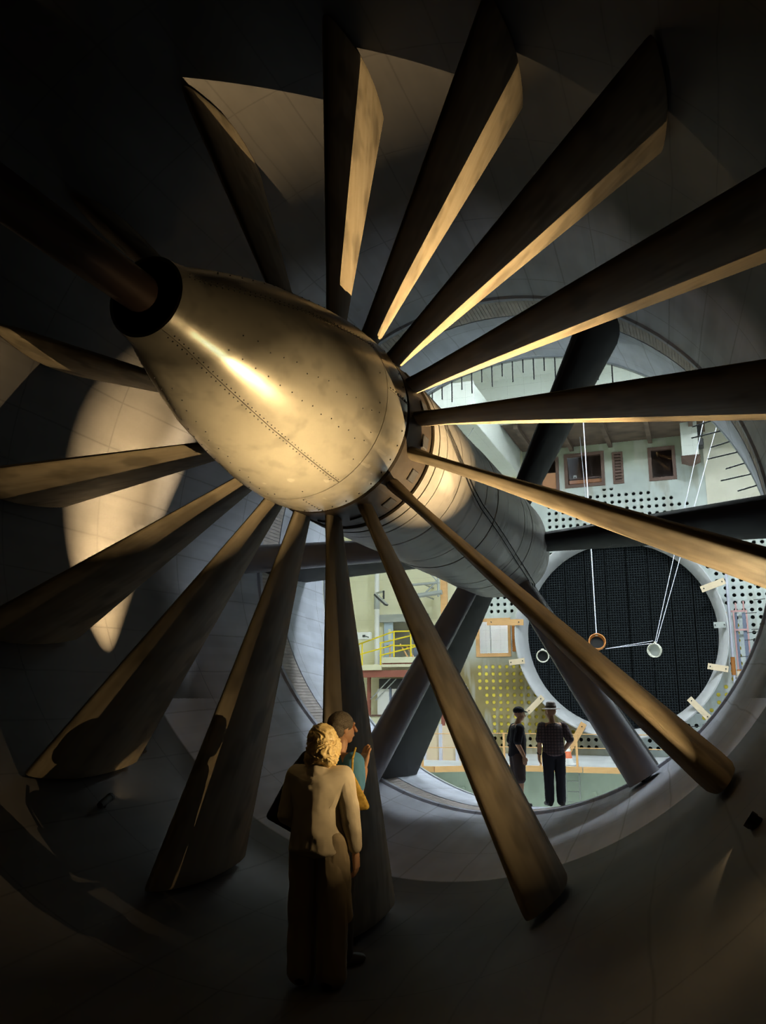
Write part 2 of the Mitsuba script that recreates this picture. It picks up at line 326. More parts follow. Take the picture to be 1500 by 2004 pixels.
# two taut cables over the nacelle skin
cab = [(.82, 7.24, .19), (.84, 7.48, .05), (.84, 7.75, -.07), (.82, 8.26, -.21), (.80, 8.63, -.27), (.78, 9.18, -.32), (.76, 9.8, -.38), (.70, 10.76, -.47), (.63, 11.97, -.57), (.57, 12.85, -.63), (.52, 12.95, -.95)]
cb = thing('cable', 'pair of dark cables strung along the side of the grey nacelle', 'cable')
for d in (0, .075):
    pts = []
    for x, y, z in cab[:-1]:
        a = math.degrees(math.atan2(z, x)) - d * 60 + (1 if d else 0); pts.append(rad(.84 if y < 12.4 else .80, a, y))
    pts.append(np.array(cab[-1]) + [d, 0, 0])
    obj('strand', poly_tube(pts, .006), M_BLACK, cb)

# ------------------------------------------------------------------ floor uplights of the tunnel
def uplight(pos, aim, label, power, cut, beam, spills=(), size=.075, weight=2.0):
    pos, aim = np.array(pos, float), np.array(aim, float)
    d = aim - pos; d /= np.linalg.norm(d)
    k = thing('floor_uplight', label, 'lamp')
    M = trimesh.geometry.align_vectors([0, 0, 1], d); M[:3, 3] = pos
    can = trimesh.creation.revolve(np.array([(0, -.16), (size * .85, -.16), (size, -.13), (size, .02), (size * 1.12, .02), (size * 1.12, .05), (size * .93, .05), (size * .9, .0), (0, .0)]), sections=28)
    can.apply_transform(M); obj('housing', can, M_DARK, k)
    lens = trimesh.creation.cylinder(size * .88, .006, sections=28); lens.apply_translation([0, 0, .008]); lens.apply_transform(M)
    key = obj('lens', lens, M_LENS, k); scene[key]['emitter'] = {'type': 'area', 'radiance': {'type': 'rgb', 'value': (WARM * 4).tolist()}, 'sampling_weight': .03}
    # bracket down to the tunnel wall
    rr = math.hypot(pos[0], pos[2]); e = np.array([pos[0] / rr, 0, pos[2] / rr])
    foot = np.array([e[0] * (RW(pos[1]) + .02), pos[1], e[2] * (RW(pos[1]) + .02)])
    obj('bracket', bar(foot, pos - d * .06, .05, .03), M_DARK, k)
    o = pos + d * .055
    scene[k + '_beam'] = {'type': 'spot', 'intensity': {'type': 'rgb', 'value': (WARM * power).tolist()}, 'cutoff_angle': cut, 'beam_width': beam, 'sampling_weight': weight,
                            'to_world': T().look_at(origin=o.tolist(), target=(o + d).tolist(), up=[0.1, 0.2, 0.97])}
    for i, spill in enumerate(spills):                                 # the lamp's wide, weaker light around the hot beam
        scene[f'{k}_spill_{i}'] = {'type': 'spot', 'intensity': {'type': 'rgb', 'value': (WARM * spill[1]).tolist()}, 'cutoff_angle': spill[2], 'beam_width': spill[3], 'sampling_weight': weight * .5,
                                 'to_world': T().look_at(origin=o.tolist(), target=list(spill[0]), up=[0.1, 0.2, 0.97])}
    return k
uplight((3.10, 4.87, -2.93), (.42, 5.15, -1.12), 'small floor uplight on the right wall nearest the tail cone, aimed at it', SPOT_TAIL, 17.8, 3, (((.3, 4.35, -.40), SPOT_TAIL * .055, 15, 4), ((3.08, 4.62, -3.25), .9, 55, 20)), size=.04)
uplight((3.44, 5.75, -2.30), (.40, 5.60, -2.70), 'floor uplight at the right edge of the photo, aimed across at the people', SPOT_FLOOR, 15.5, 4, (((1.08, 6.6, -2.62), 8.5, 29, 4),))
uplight((2.95, 8.17, -2.93), (1.35, 7.15, .05), 'floor uplight hidden behind the lower right blade, lighting blade undersides', SPOT_FAR, 21.5, 4, (((2.75, 6.9, -1.15), 34.0, 44, 18),), size=.05, weight=3.0)
uplight((-3.08, 8.15, -2.74), (-3.87, 8.60, -.6), 'floor uplight behind the lower left blade, grazing the left wall', SPOT_WALL, 17, 2)
uplight((3.60, 3.95, -2.33), (2.75, 3.70, -3.3), 'floor uplight beyond the right edge, making a small yellow pool on the floor', 6.0, 36, 3, size=.05, weight=.6)
uplight((-2.53, 6.98, -3.24), (-2.75, 8.2, -2.9), 'small lit floor uplight at the tip of the lower left blade', SPOT_SMALL, 28, 10, size=.035, weight=.4)

# ------------------------------------------------------------------ the test hall
YW = 31.8
# perforated end wall with the round collector opening
wallpoly = sbox(-6.1, -4.28, 6.4, 5.45).difference(Point(0, 0).buffer(3.40, 48)).difference(sbox(-5.30, -.69, -4.03, .68))
holes, plugs = [], []
for i in range(-21, 25):
    for j in range(-17, 22):
        x, z = .012 + .2625 * i, 5.42 - .2610 * (21 - j)
        r = math.hypot(x, z)
        if r < 3.80: continue
        left_low = z < -.80 and x < -.2
        if left_low:
            lim = -5.4 if z > -1.9 else (-5.0 if z > -2.45 else -4.75)
            ok = x > lim and z > -4.05 and not (x > -1.0 and z < -3.7 and x < -.6)
        elif z > 3.6:
            ok = (-2.6 < x < 2.7) and (z < 5.2 or -.3 < x < .1) and not (z > 5.0 and x > 1.45) and not (z > 4.85 and x > 2.2)
        elif x > 0:
            ok = x < 5.4 and z > -4.05
        else:
            ok = x > -4.95 and z > .78
        if not ok or -5.45 < x < -3.9 and -.85 < z < .85: continue
        holes.append(Point(x, z).buffer(.068, 4))
        dep = None
        if left_low and z > -3.55: dep = .012 + .009 * max(0, (x + 5.2) / .2625)
        elif x > 0 and -3.0 < z < -1.2 and x > 2.3: dep = .02
        elif x > 0 and -1.2 < z < .2 and 3.9 < x < 4.2: dep = .07
        if dep is not None and dep < .13: plugs.append((x, z, dep))
wallpoly = wallpoly.difference(unary_union(holes))
def ext_y(poly, y0, y1):
    geoms = poly.geoms if hasattr(poly, 'geoms') else [poly]
    out = []
    for g in geoms:
        m = trimesh.creation.extrude_polygon(g, y1 - y0, engine='earcut'); v = m.vertices.copy()
        m.vertices = np.stack([v[:, 0], y1 - v[:, 2], v[:, 1]], -1); out.append(m)
    return trimesh.util.concatenate(out)
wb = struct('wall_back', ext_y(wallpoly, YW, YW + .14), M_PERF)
struct('backing', ext_y(sbox(-6.1, -4.28, 6.4, 5.45).difference(Point(0, 0).buffer(3.40, 32)).difference(sbox(-5.30, -.69, -4.03, .68)), YW + .16, YW + .22), M_BLACK, wb)
pl = []
for x, z, dep in plugs:
    c = trimesh.creation.cylinder(.066, .02, sections=16); v = c.vertices.copy(); c.vertices = np.stack([v[:, 0] + x, v[:, 2] + YW + dep + .01, v[:, 1] + z], -1); pl.append(c)
tag(obj('yellow_plugs', pl, M_YELPLUG, wb, smooth=False), kind='stuff')
# control room wall above
wins = [(-1.66, 5.60, -.22, 6.88), (.14, 5.61, .47, 6.78), (1.43, 5.60, 2.34, 6.82), (-2.65, 5.50, -1.93, 6.82)]
up = sbox(-3.3, 5.45, 3.45, 7.25)
for a, b, c_, d in wins: up = up.difference(sbox(a, b, c_, d))
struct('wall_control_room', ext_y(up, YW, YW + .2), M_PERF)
struct('wall_control_room_rear', bx(-3.4, 3.45, YW + 1.6, YW + 1.7, 5.3, 7.3), M_BROWN)
struct('floor_control_room', bx(-3.4, 3.45, YW + .2, YW + 1.6, 5.3, 5.4), M_BROWN)
struct('ceiling_soffit', bx(-3.3, 3.45, 28.2, YW + 1.7, 7.2, 7.4), M_SOFF)
for i in range(5):
    struct('joist', bx(-2.9 + 1.45 * i, -2.75 + 1.45 * i, 28.3, YW, 7.02, 7.2), M_SOFF, 'ceiling_soffit')
for i, (a, b, c_, d) in enumerate(wins):
    w = f'window_{i + 1}'
    t = .09 if i != 1 else .05
    fr = sbox(a - .03, b - .03, c_ + .03, d + .03).difference(sbox(a + t, b + t, c_ - t, d - t))
    struct(w, ext_y(fr, YW - .05, YW + .12), M_BROWN)
    if i == 1:
        for q in range(9):
            z = b + .06 + q * (d - b - .1) / 9
            obj('slat', bx(a + t, c_ - t, YW + .03, YW + .07, z, z + .09), M_BROWN, w, smooth=False)
    elif i == 3:
        obj('panel', bx(a, c_, YW + .05, YW + .08, b, b + .75), M_ORPANEL, w, smooth=False)
    else:
        
        pm = bx(a + t, c_ - t, -.0025, .0025, -(d - b) / 2 + t, (d - b) / 2 - t); pm.apply_transform(trimesh.transformations.rotation_matrix(.27, [1, 0, 0])); pm.apply_translation((0, YW + .12, (b + d) / 2))
        obj('pane', pm, 'material_glass', w, smooth=False)
nb = thing('white_box', 'small white box standing behind the left control room window', 'box'); obj('body', bx(-1.42, -1.29, YW + .40, YW + .5, 6.003, 6.17, .012), M_CONEW, nb); obj('slot', bx(-1.38, -1.33, YW + .395, YW + .402, 6.05, 6.11), M_DARK, nb)
sh = thing('counter', 'brown counter with an orange front panel inside the left control room window', 'counter'); tag(obj('front_panel', bx(-1.57, -.33, YW + .25, YW + .32, 5.62, 5.93, .01), M_ORPANEL, sh), 'orange front panel'); obj('top', bx(-1.75, -.1, YW + .2, YW + 1.0, 5.94, 6.0), M_BROWN, sh); obj('front', bx(-1.75, -.1, YW + .9, YW + .96, 5.40, 5.94), M_BROWN, sh)
# bulkhead, walls and ceiling of the hall
struct('wall_right_upper', bx(3.33, 9.0, 31.6, 32.1, 3.9, 8.8), M_PALE)
struct('wall_right_upper_return', bx(3.33, 9.0, 31.5, 31.6, 3.82, 3.92), M_WHITE)
struct('wall_right', bx(9.0, 9.3, 15.6, 33, -7, 9.0), M_WHITE)
struct('wall_left', bx(-11.6, -11.3, 15.6, 34, -7, 9.0), M_CREAM)
lw = sbox(-11.3, -4.3, -6.1, 7.3).difference(sbox(-9.10, -1.04, -7.3, .80))
struct('wall_back_left', ext_y(lw, YW - .1, YW + .15), M_CREAM)
struct('wall_back_left_upper', bx(-11.3, -3.3, YW, YW + .2, 5.45, 8.8), M_CREAM)
struct('wall_back_room', bx(-9.6, -6.3, YW + 2.4, YW + 2.5, -1.1, 1.2), M_CREAM)
struct('floor_back_room', bx(-9.6, -6.3, YW + .15, YW + 2.5, -1.14, -1.04), M_GREYMETAL)
struct('wall_bright_room', bx(-6.6, -3.2, YW + 1.8, YW + 1.9, -1.4, 1.6), M_WHITE)
struct('floor_bright_room', bx(-6.6, -3.2, YW + .2, YW + 1.9, -.85, -.75), M_GREYMETAL)
struct('ceiling', bx(-11.6, 9.3, 15.4, 33, 8.8, 9.0), M_WHITE)
struct('wall_beam', bx(-11.3, 9.0, 28.0, 28.25, 7.2, 8.8), M_WHITE)
struct('wall_front', ext_y(sbox(-11.6, -7, 9.3, 9.0).difference(Point(0, 0).buffer(4.5, 48)), 15.0, 15.2), M_WHITE)
deckp = Polygon([(-11.3, 24.9), (-4.9, 24.95), (-3.2, 26.2), (9.0, 26.2 + .55), (9.0, YW), (-11.3, YW)])
dm = trimesh.creation.extrude_polygon(deckp, .08, engine='earcut'); dm.apply_translation([0, 0, -4.33])
struct('floor_deck', dm, M_DECK)
struct('wall_pit', ext_y(sbox(-11.3, -7.0, 9.0, -4.33), 27.0, 27.2), M_PIT)
struct('floor', bx(-11.6, 9.3, 15.2, 27.2, -7.1, -7.0), M_PIT)
for i in range(9):
    x = -6.0 + i * 1.35
    struct('pilaster', bx(x, x + .10, 26.9, 27.0, -7, -4.7 - .3 * (i % 3)), M_PIT, 'wall_pit')
# collector ring and screen
col = thing('collector', 'round collector opening in the perforated wall closed by a black honeycomb screen', 'air intake')
obj('ring', lathe_y([(31.95, 3.33), (31.5, 3.36), (31.2, 3.43), (31.0, 3.52), (30.9, 3.62), (30.92, 3.66), (31.0, 3.64), (31.4, 3.52), (31.95, 3.44)], 120), M_RING, col)
nseg = 9
for i in range(nseg):
    x0, x1 = -3.36 + i * 6.72 / nseg, -3.36 + (i + 1) * 6.72 / nseg - .025
    g = Point(0, 0).buffer(3.33, 48).intersection(sbox(x0, -4, x1, 4))
    obj('screen_panel', ext_y(g, 31.85, 31.9), M_SCREEN, col, smooth=False)
planks = [((-4.66, .492), (-3.30, .453), .22, M_ORANGE), ((-3.874, -1.0), (-3.306, -.935), .2, M_PLY), ((-3.27, -2.76), (-2.70, -2.22), .2, M_PLY), ((-1.88, -4.06), (-1.30, -3.12), .22, M_ORANGE),
          ((2.88, 1.37), (3.66, 1.64), .22, M_PLY), ((3.19, .147), (3.57, .154), .2, M_GREYMETAL), ((2.89, -1.21), (3.53, -1.33), .2, M_PLY), ((2.22, -2.27), (2.83, -2.95), .2, M_PLY)]
where = ['level at the upper left of the collector ring above the bright opening', 'short and level at the left of the collector ring', 'slanting at the lower left of the collector ring', 'long and slanting at the bottom of the collector ring by the railing',
         'slanting at the upper right of the collector ring', 'short grey one at the right of the collector ring', 'nearly level at the lower right of the collector ring', 'slanting down at the bottom right of the collector ring']
for (a, b, w, m), wh in zip(planks, where):
    p = thing('plank', ('grey metal strap, ' if m == M_GREYMETAL else 'wooden brace board, ') + wh, 'board')
    obj('board', bar((a[0], 30.86, a[1]), (b[0], 30.86, b[1]), .05, w, up=(0, 0, 1)), m, p, smooth=False)
    for s in (.12, .88):
        q = np.array(a) * (1 - s) + np.array(b) * s
        obj('bolt', tube((q[0], 30.80, q[1]), (q[0], 30.86, q[1]), .022, 8), M_DARK, p)
# bright opening left of the collector
w5 = 'window_5'
struct(w5, ext_y(sbox(-5.34, -.73, -3.99, .72).difference(sbox(-5.22, -.60, -4.09, .60)), YW - .05, YW + .1), M_ORANGE)
obj('pane', bx(-5.22, -4.09, YW + .06, YW + .065, -.6, .6), 'material_glass', w5, smooth=False)
obj('mullion', bx(-4.80, -4.77, YW + .02, YW + .05, -.6, .6), M_GREYMETAL, w5, smooth=False)
st = thing('rusty_strip', 'rust stained orange board between the bright opening and the collector ring', 'board'); obj('board', bx(-3.93, -3.70, YW - .045, YW - .005, -.55, .40, .006), M_RUST, st); obj('cap', bx(-3.95, -3.68, YW - .05, YW, .40, .43), M_ORANGE, st)
kr = thing('added_room_light', 'unseen tube light added to brighten the room behind the opening left of the collector', 'lamp')  # unseen lamp, added so that the room behind the opening looks bright
obj('tray', bx(-5.6, -3.6, 32.5, 32.62, 1.44, 1.5, .01), M_GREYMETAL, kr); obj('hanger', [tube((x, 32.56, 1.5), (x, 33.58, 1.55), .01, 6) for x in (-5.4, -3.8)], M_STEEL, kr)
key = obj('tube', bx(-5.55, -3.65, 32.53, 32.59, 1.36, 1.438), M_LENS, kr, smooth=False); scene[key]['emitter'] = {'type': 'area', 'radiance': {'type': 'rgb', 'value': (COOL * 300).tolist()}, 'sampling_weight': .8}
# hanging horns
def horn(x, y, z, r, aim, shell, label, inner=M_DARK):
    k = thing('hanging_pot', label, 'pot', None)
    pr = np.array([(0, -.55), (.55, -.5), (.85, -.2), (1.0, .25), (.97, .6), (.86, .62), (.84, .3), (.7, -.1), (.45, -.32), (0, -.36)]) * r
    m = trimesh.creation.revolve(pr, sections=28); M = trimesh.geometry.align_vectors([0, 0, 1], np.array(aim) / np.linalg.norm(aim)); M[:3, 3] = (x, y, z); m.apply_transform(M)
    obj('shell', m, shell, k)
    d = trimesh.creation.cylinder(r * .75, .02, sections=24); d.apply_translation([0, 0, r * .05]); d.apply_transform(M); obj('core', d, inner, k)
    obj('lug', bx(x - .035, x + .035, y - .03, y + .03, z + r * .8, z + r * 1.15), M_HORN, k)
    return k
YH = 26.0
def at26(p24, p31): return np.array(p24) + (np.array(p31) - np.array(p24)) * 2 / 7
h1 = at26((1.627, 24, -1.022), (1.246, 31, -.645)); h2 = at26((.10, 24, -.80), (-.729, 31, -.36)); h3 = at26((-1.403, 24, -1.127), (-2.668, 31, -.78))
horn(h1[0], YH, h1[2], .215, (-.35, -1, -.1), M_HORN, 'white round pot hanging in front of the black screen, rightmost of three', M_GREYMETAL)
horn(h2[0], YH, h2[2], .26, (.2, -1, .35), M_RUST, 'rust orange round pot hanging in front of the black screen, middle of three', M_BLACK)
horn(h3[0], YH, h3[2], .20, (.2, -1, 0), M_HORN, 'small white and black pot hanging at the left of the black screen, behind a strut', M_BLACK)
for top0, bot, label, dx in ((at26((.084, 24, 1.689), (-.748, 31, 2.858)), h2, 'pale cable holding the rust orange pot', .0), (at26((2.248, 24, 1.424), (2.048, 31, 2.515)), h1, 'pair of pale cables holding the white pot', .14)):
    k = thing('hanging_cable', label, 'cable')
    dirv = (top0 - np.array([bot[0], YH, bot[2] + .24]))
    s = (8.75 - (bot[2] + .24)) / dirv[2]
    for e in ((0, dx) if dx else (-.02, .02)):
        a = np.array([bot[0] + (e * .3), YH, bot[2] + .22]); b = a + dirv * s + np.array([e * s if dx else 0, 0, 0])
        obj('strand', tube(a, b, .012, 6), M_CABLE, k)
k = thing('tie_cable', 'thin cable stretched level between two hanging pots', 'cable')
obj('strand', tube((h2[0] + .24, YH, h2[2] - .17), (h1[0] - .05, YH, h1[2] + .20), .010, 6), M_CABLE, k)
obj('strand', tube((h2[0] + .24, YH, h2[2] - .17), (h1[0] - .05, YH, h1[2] + .27), .010, 6), M_CABLE, k)
hk = thing('thin_line', 'thin white line hanging down in front of the left control room window', 'cable'); obj('strand', tube((-.95, 30.6, 8.7), (-.80, 30.6, 4.9), .012, 6), M_CABLE, hk); obj('weight', trimesh.creation.icosphere(2, .03).apply_translation((-.80, 30.6, 4.9)), M_CABLE, hk)
# duct, column, strip lights
dk = thing('air_duct', 'long white boxed duct running under the ceiling beside the control room', 'duct')
obj('body', bx(-4.75, -3.36, 24.6, 31.75, 6.2, 7.5, .02), M_WHITE, dk)
obj('flange', bx(-4.78, -3.33, 24.5, 24.6, 6.17, 7.53, .02), M_WHITE, dk)
cl = thing('duct_column', 'white square column hanging from the ceiling right of the control room windows', 'column')
obj('shaft', bx(2.62, 3.18, 30.2, 31.2, 5.98, 8.8, .015), M_WHITE, cl)
obj('foot', trimesh.convex.convex_hull(np.array([(2.58, 30.15, 5.98), (3.22, 30.15, 5.98), (3.22, 31.25, 5.98), (2.58, 31.25, 5.98), (2.85, 30.6, 5.78), (3.0, 30.6, 5.78), (3.0, 30.9, 5.78), (2.85, 30.9, 5.78)])), M_BROWN, cl, smooth=False)
bk = thing('dark_bracket', 'dark jagged bracket on the right side of the white hanging column', 'bracket')
for z in (6.35, 6.8, 7.25):
    obj('fin', bx(3.185, 3.36, 30.4, 30.9, z, z + .28, .03), M_DARK, bk)
def lamp_area(k, mesh, rgb, weight=.25):
    key = obj('tube', mesh, M_LENS, k, smooth=False); scene[key]['emitter'] = {'type': 'area', 'radiance': {'type': 'rgb', 'value': list(map(float, rgb))}, 'sampling_weight': float(weight)}; return key
for i in range(4):
    k = thing('strip_light', ['nearest', 'second', 'third', 'farthest'][i] + ' tube light of the row along the lower left edge of the white duct', 'lamp')
    y0 = 20.6 + i * 2.75
    obj('tray', bx(-5.02, -4.82, y0, y0 + 2.55, 6.26, 6.34, .01), M_GREYMETAL, k)
    lamp_area(k, bx(-4.97, -4.87, y0 + .06, y0 + 2.49, 6.18, 6.258), COOL * 6)
    for q in (.3, 2.2): obj('hanger', tube((-4.92, y0 + q, 6.3), (-4.92, y0 + q, 8.8), .008, 6), M_STEEL, k)
n = 0
for yy, power in ((17.2, 2.2), (20.4, 10.5), (24.6, .8)):
    for xx, share in ((-6.4, .35), (-1.2, .75), (4.0, 1.9)):
        n += 1
        k = thing('high_bay_lamp', 'ceiling lamp of the bright test hall, number %d counted from the tunnel mouth' % n, 'lamp', 'ceiling lamps of the test hall')
        labels[k]['label'] = 'square ceiling lamp of the test hall, %s row from the tunnel mouth, %s' % (['first', 'second', 'third'][(n - 1) // 3], ['at the left', 'in the middle', 'at the right'][(n - 1) % 3])
        obj('frame', [bx(xx - .64, xx + .64, yy - .64, yy + .64, 8.70, 8.795)], M_GREYMETAL, k, smooth=False)
        lamp_area(k, bx(xx - .6, xx + .6, yy - .6, yy + .6, 8.66, 8.699), COOL * HALL * power * share, .12 + .09 * power * share)
# yellow wall light at the foot of the perforated wall
k = thing('work_light', 'small glowing yellow work light at the foot of the perforated wall between the two men', 'lamp')
obj('case', bx(-2.95, -2.65, 31.45, 31.65, -4.0, -3.83, .02), M_YEL, k); key = lamp_area(k, bx(-2.92, -2.68, 31.435, 31.449, -3.97, -3.86), np.array([1, .75, .22]) * 9, .05)
obj('foot', bx(-2.85, -2.75, 31.5, 31.6, -4.25, -4.0), M_DARK, k)
# rods fringing the mouth of the tunnel
rf = thing('rod_fringe', 'fringe of dark steel rods hanging inside the rim of the tunnel mouth', 'steel rods')
for i in range(16):
    x = -2.45 + i * .205
    L = .46 if i % 2 else .30
    z = math.sqrt(4.13 ** 2 - x * x) + .03
    obj('rod', tube((x, 15.32, z), (x, 15.32, z - L), .013, 6), M_STEEL, rf)
for i in range(3):
    x = 1.15 + i * .26; z = math.sqrt(4.13 ** 2 - x * x) + .03
    obj('rod', tube((x, 15.32, z), (x, 15.32, z - .4), .013, 6), M_STEEL, rf)
for i in range(10):
    z = 2.9 - i * .205; x = math.sqrt(4.13 ** 2 - z * z) + .03; L = .52 if i % 2 else .34
    obj('rod', tube((x, 15.32, z), (x - L, 15.32, z - .08), .013, 6), M_STEEL, rf)
for i in range(8):
    z = 1.3 - i * .26; x = -math.sqrt(4.13 ** 2 - z * z) - .03
    obj('rod', tube((x, 15.32, z), (x + .16, 15.32, z), .013, 6), M_STEEL, rf)
obj('rim', lathe_y([(15.28, 4.125), (15.28, 4.16), (15.36, 4.16), (15.36, 4.125)], 120), M_GREYMETAL, rf)
fr = thing('square_frame', 'small square wire frame hanging at the upper left of the tunnel mouth', 'frame')
for a, b in (((-2.30, 3.33), (-1.92, 3.36)), ((-2.30, 3.33), (-2.30, 3.50)), ((-1.92, 3.36), (-1.92, 3.66)), ((-2.12, 3.345), (-2.12, 3.60))):
    obj('bar', tube((a[0], 15.33, a[1]), (b[0], 15.33, b[1]), .012, 6), M_STEEL, fr)
ck = thing('drooping_cable', 'grey cable drooping below the white duct', 'cable')
pts = [np.array((-4.3 + .95 * s, 25.2, 6.19 - 1.7 * s * (1 - s) + .45 * s * s)) for s in np.linspace(0, 1, 12)]
obj('strand', poly_tube(pts, .016, 6), M_GREYMETAL, ck)
# the platform at the left
YP = 30.6
pf = thing('platform', 'raised platform with cream fascia on a red beam at the left of the hall', 'platform')
obj('deck', bx(-9.75, -6.4, YP, 31.65, -1.10, -1.0), M_CREAM, pf, smooth=False)
obj('fascia', bx(-9.75, -8.75, YP - .06, YP, -1.21, -1.03), M_CREAM, pf, smooth=False)
obj('fascia', bx(-8.74, -6.4, YP - .06, YP, -.95, -.74), M_CREAM, pf, smooth=False)
obj('upper_deck', bx(-8.74, -6.4, YP, 31.65, -.86, -.76), M_CREAM, pf, smooth=False)
obj('beam', bx(-9.75, -6.4, YP + .05, YP + .25, -1.48, -1.22), M_REDBEAM, pf, smooth=False)
obj('beam', bx(-8.74, -6.4, YP + .02, YP + .12, -1.10, -.955), M_REDBEAM, pf, smooth=False)
for a, b in (((-9.33, -2.30), (-8.50, -1.50)), ((-9.12, -2.34), (-8.28, -1.54))):
    obj('brace', tube((a[0], YP + .3, a[1]), (b[0], YP + .3, b[1]), .022, 8), M_GREYMETAL, pf)
for x in (-9.6, -6.6): obj('post', bx(x, x + .12, 31.2, 31.32, -4.25, -1.2), M_REDBEAM, pf, smooth=False)
obj('underside', bx(-9.1, -7.9, 31.2, 31.5, -1.92, -1.52), M_DARK, pf, smooth=False)
ra = thing('handrail', 'yellow tubular handrail sloping up along the cream platform', 'railing')
def rail(a, b, name='rail', m=M_YEL, y=YP - .02): obj(name, tube((a[0], y, a[1]), (b[0], y, b[1]), .028, 8), m, ra)
for a, b in (((-9.70, -.22), (-8.27, .23)), ((-8.27, .23), (-6.7, .235)), ((-9.65, -.61), (-8.27, -.275)), ((-8.84, -.20), (-7.2, .13)), ((-8.84, -.67), (-7.2, -.32)), ((-8.27, -.31), (-6.7, -.30))): rail(a, b)
for x, z0, z1 in ((-8.252, .23, -.92), (-8.795, -.17, -1.05), (-9.56, -.2, -1.1), (-7.57, .23, -.76)): rail((x, z0), (x, z1), 'upright')
for a, b in (((-8.02, -.24), (-7.71, -.76)), ((-7.80, -.28), (-7.50, -.74)), ((-8.44, -.23), (-8.44, -.76))): rail(a, b, 'brace', M_ORANGE, YP + .05)
dr_ = 'door_1'
struct(dr_, bx(-9.04, -8.66, YW - .22, YW - .16, -1.03, .72, .01), M_BLUEDOOR)
obj('window', bx(-8.85, -8.74, YW - .23, YW - .15, .0, .42), M_CREAM, dr_, smooth=False)
obj('handle', bx(-8.92, -8.80, YW - .26, YW - .22, -.28, -.22), M_DARK, dr_, smooth=False)
struct('trim_1', bx(-9.2, -7.2, YW - .35, YW - .1, .68, .98), M_GREYMETAL)
struct('trim_2', bx(-7.93, -7.88, YW - .13, YW - .1, -1.03, .68), M_GREYMETAL)
struct('partition', bx(-7.88, -7.3, YW + .05, YW + .1, -1.03, .68), M_BLUEPANEL, 'trim_2')
cp = thing('white_pipe', 'white upright pipe left of the blue door', 'pipe'); obj('tube', tube((-9.27, 31.4, -1.0), (-9.27, 31.4, 4.0), .10, 16), M_CONEW, cp); obj('sleeve', tube((-9.27, 31.4, 1.2), (-9.27, 31.4, 1.75), .115, 16), M_GREYMETAL, cp)
fl = thing('floodlight', 'dark tilted floodlight on an arm above the blue door', 'lamp')
obj('arm', bar((-9.27, 31.31, 1.82), (-8.68, 30.6, 1.80), .05, .07), M_GREYMETAL, fl); obj('drop', bar((-8.68, 30.6, 1.82), (-8.68, 30.6, 1.5), .06, .05), M_DARK, fl)
obj('head', bar((-9.0, 30.55, 1.68), (-8.54, 30.55, 1.26), .30, .09), M_DARK, fl, smooth=False); obj('rim', bar((-8.98, 30.50, 1.72), (-8.50, 30.50, 1.28), .24, .03), M_GREYMETAL, fl, smooth=False)
eb = thing('wall_box', 'white box on the wall beside the left end of the handrail', 'box'); obj('body', bx(-9.75, -9.12, 30.3, 30.5, -.06, .22, .02), M_CONEW, eb); obj('switch', bx(-9.42, -9.33, 30.26, 30.3, .03, .11), M_DARK, eb); obj('lever', tube((-9.33, 30.27, .07), (-9.17, 30.27, .02), .012, 6), M_DARK, eb)
wp = thing('white_board', 'white upright boarding below the platform with a dark edge post', 'boarding'); obj('board', bx(-9.17, -8.68, 31.2, 31.3, -2.9, -1.9, .01), M_CONEW, wp); obj('post', bx(-8.67, -8.60, 31.2, 31.3, -2.9, -1.85), M_BLUEPANEL, wp); obj('board', bx(-8.58, -8.15, 31.2, 31.3, -2.75, -1.9, .01), M_CONEW, wp)
bp = thing('cabinet', 'cream cabinet below the white panel', 'cabinet'); obj('body', bx(-9.3, -7.9, 30.8, 31.6, -4.25, -2.92, .02), M_CREAM, bp); obj('top', bx(-9.35, -7.85, 30.75, 31.65, -2.94, -2.88), M_BROWN, bp)
sc = thing('scaffold_truss', 'grey steel truss in front of the stained cream wall', 'truss')
for a, b, r in (((-7.9, 1.98), (-6.41, 2.03), .05), ((-7.8, 1.52), (-6.32, 1.66), .09), ((-7.1, 1.55), (-6.45, 2.15), .035), ((-6.46, 2.5), (-6.46, 1.5), .045), ((-6.85, 2.5), (-6.46, 2.05), .03)):
    obj('member', tube((a[0], 30.6, a[1]), (b[0], 30.6, b[1]), r, 10), M_GREYMETAL, sc)
for z in (1.98, 1.55): obj('tie', tube((-7.0, 30.6, z), (-7.0, 31.72, z), .03, 8), M_GREYMETAL, sc)
wk = thing('timber_post', 'orange timber post beside the steel truss', 'post'); obj('post', bx(-6.44, -6.2, 30.8, 31.0, -.6, 2.5, .01), M_ORANGE, wk); obj('cap', bx(-6.46, -6.18, 30.78, 31.02, 2.5, 2.56, .01), M_ORANGE, wk)
# right side: pole, pink frame, panels
po = thing('white_pole', 'thin white pole standing in front of the perforated wall right of the collector', 'pole'); obj('tube', tube((3.69, 31.5, -4.25), (3.74, 31.5, 2.0), .045, 10), M_CABLE, po); obj('clamp', tube((3.70, 31.5, -1.5), (3.71, 31.5, -.9), .07, 10), M_RUST, po)
pfm = thing('pink_frame', 'pink steel frame in front of the perforated wall right of the white pole', 'frame')
for a, b in (((3.86, .68), (3.86, -1.5)), ((4.27, .68), (4.27, -1.5)), ((3.75, .66), (4.30, .66)), ((3.86, .02), (4.27, .02)), ((3.95, .95), (3.95, .66)), ((4.2, 1.0), (4.2, .66))):
    obj('bar', bar((a[0], 31.55, a[1]), (b[0], 31.55, b[1]), .05, .06), M_PINK, pfm, smooth=False)
for (a, b) in ((3.89, 3.97), (4.13, 4.24)): obj('panel', bx(a, b, 31.6, 31.63, -1.3, .6), M_BLUEPANEL, pfm, smooth=False)
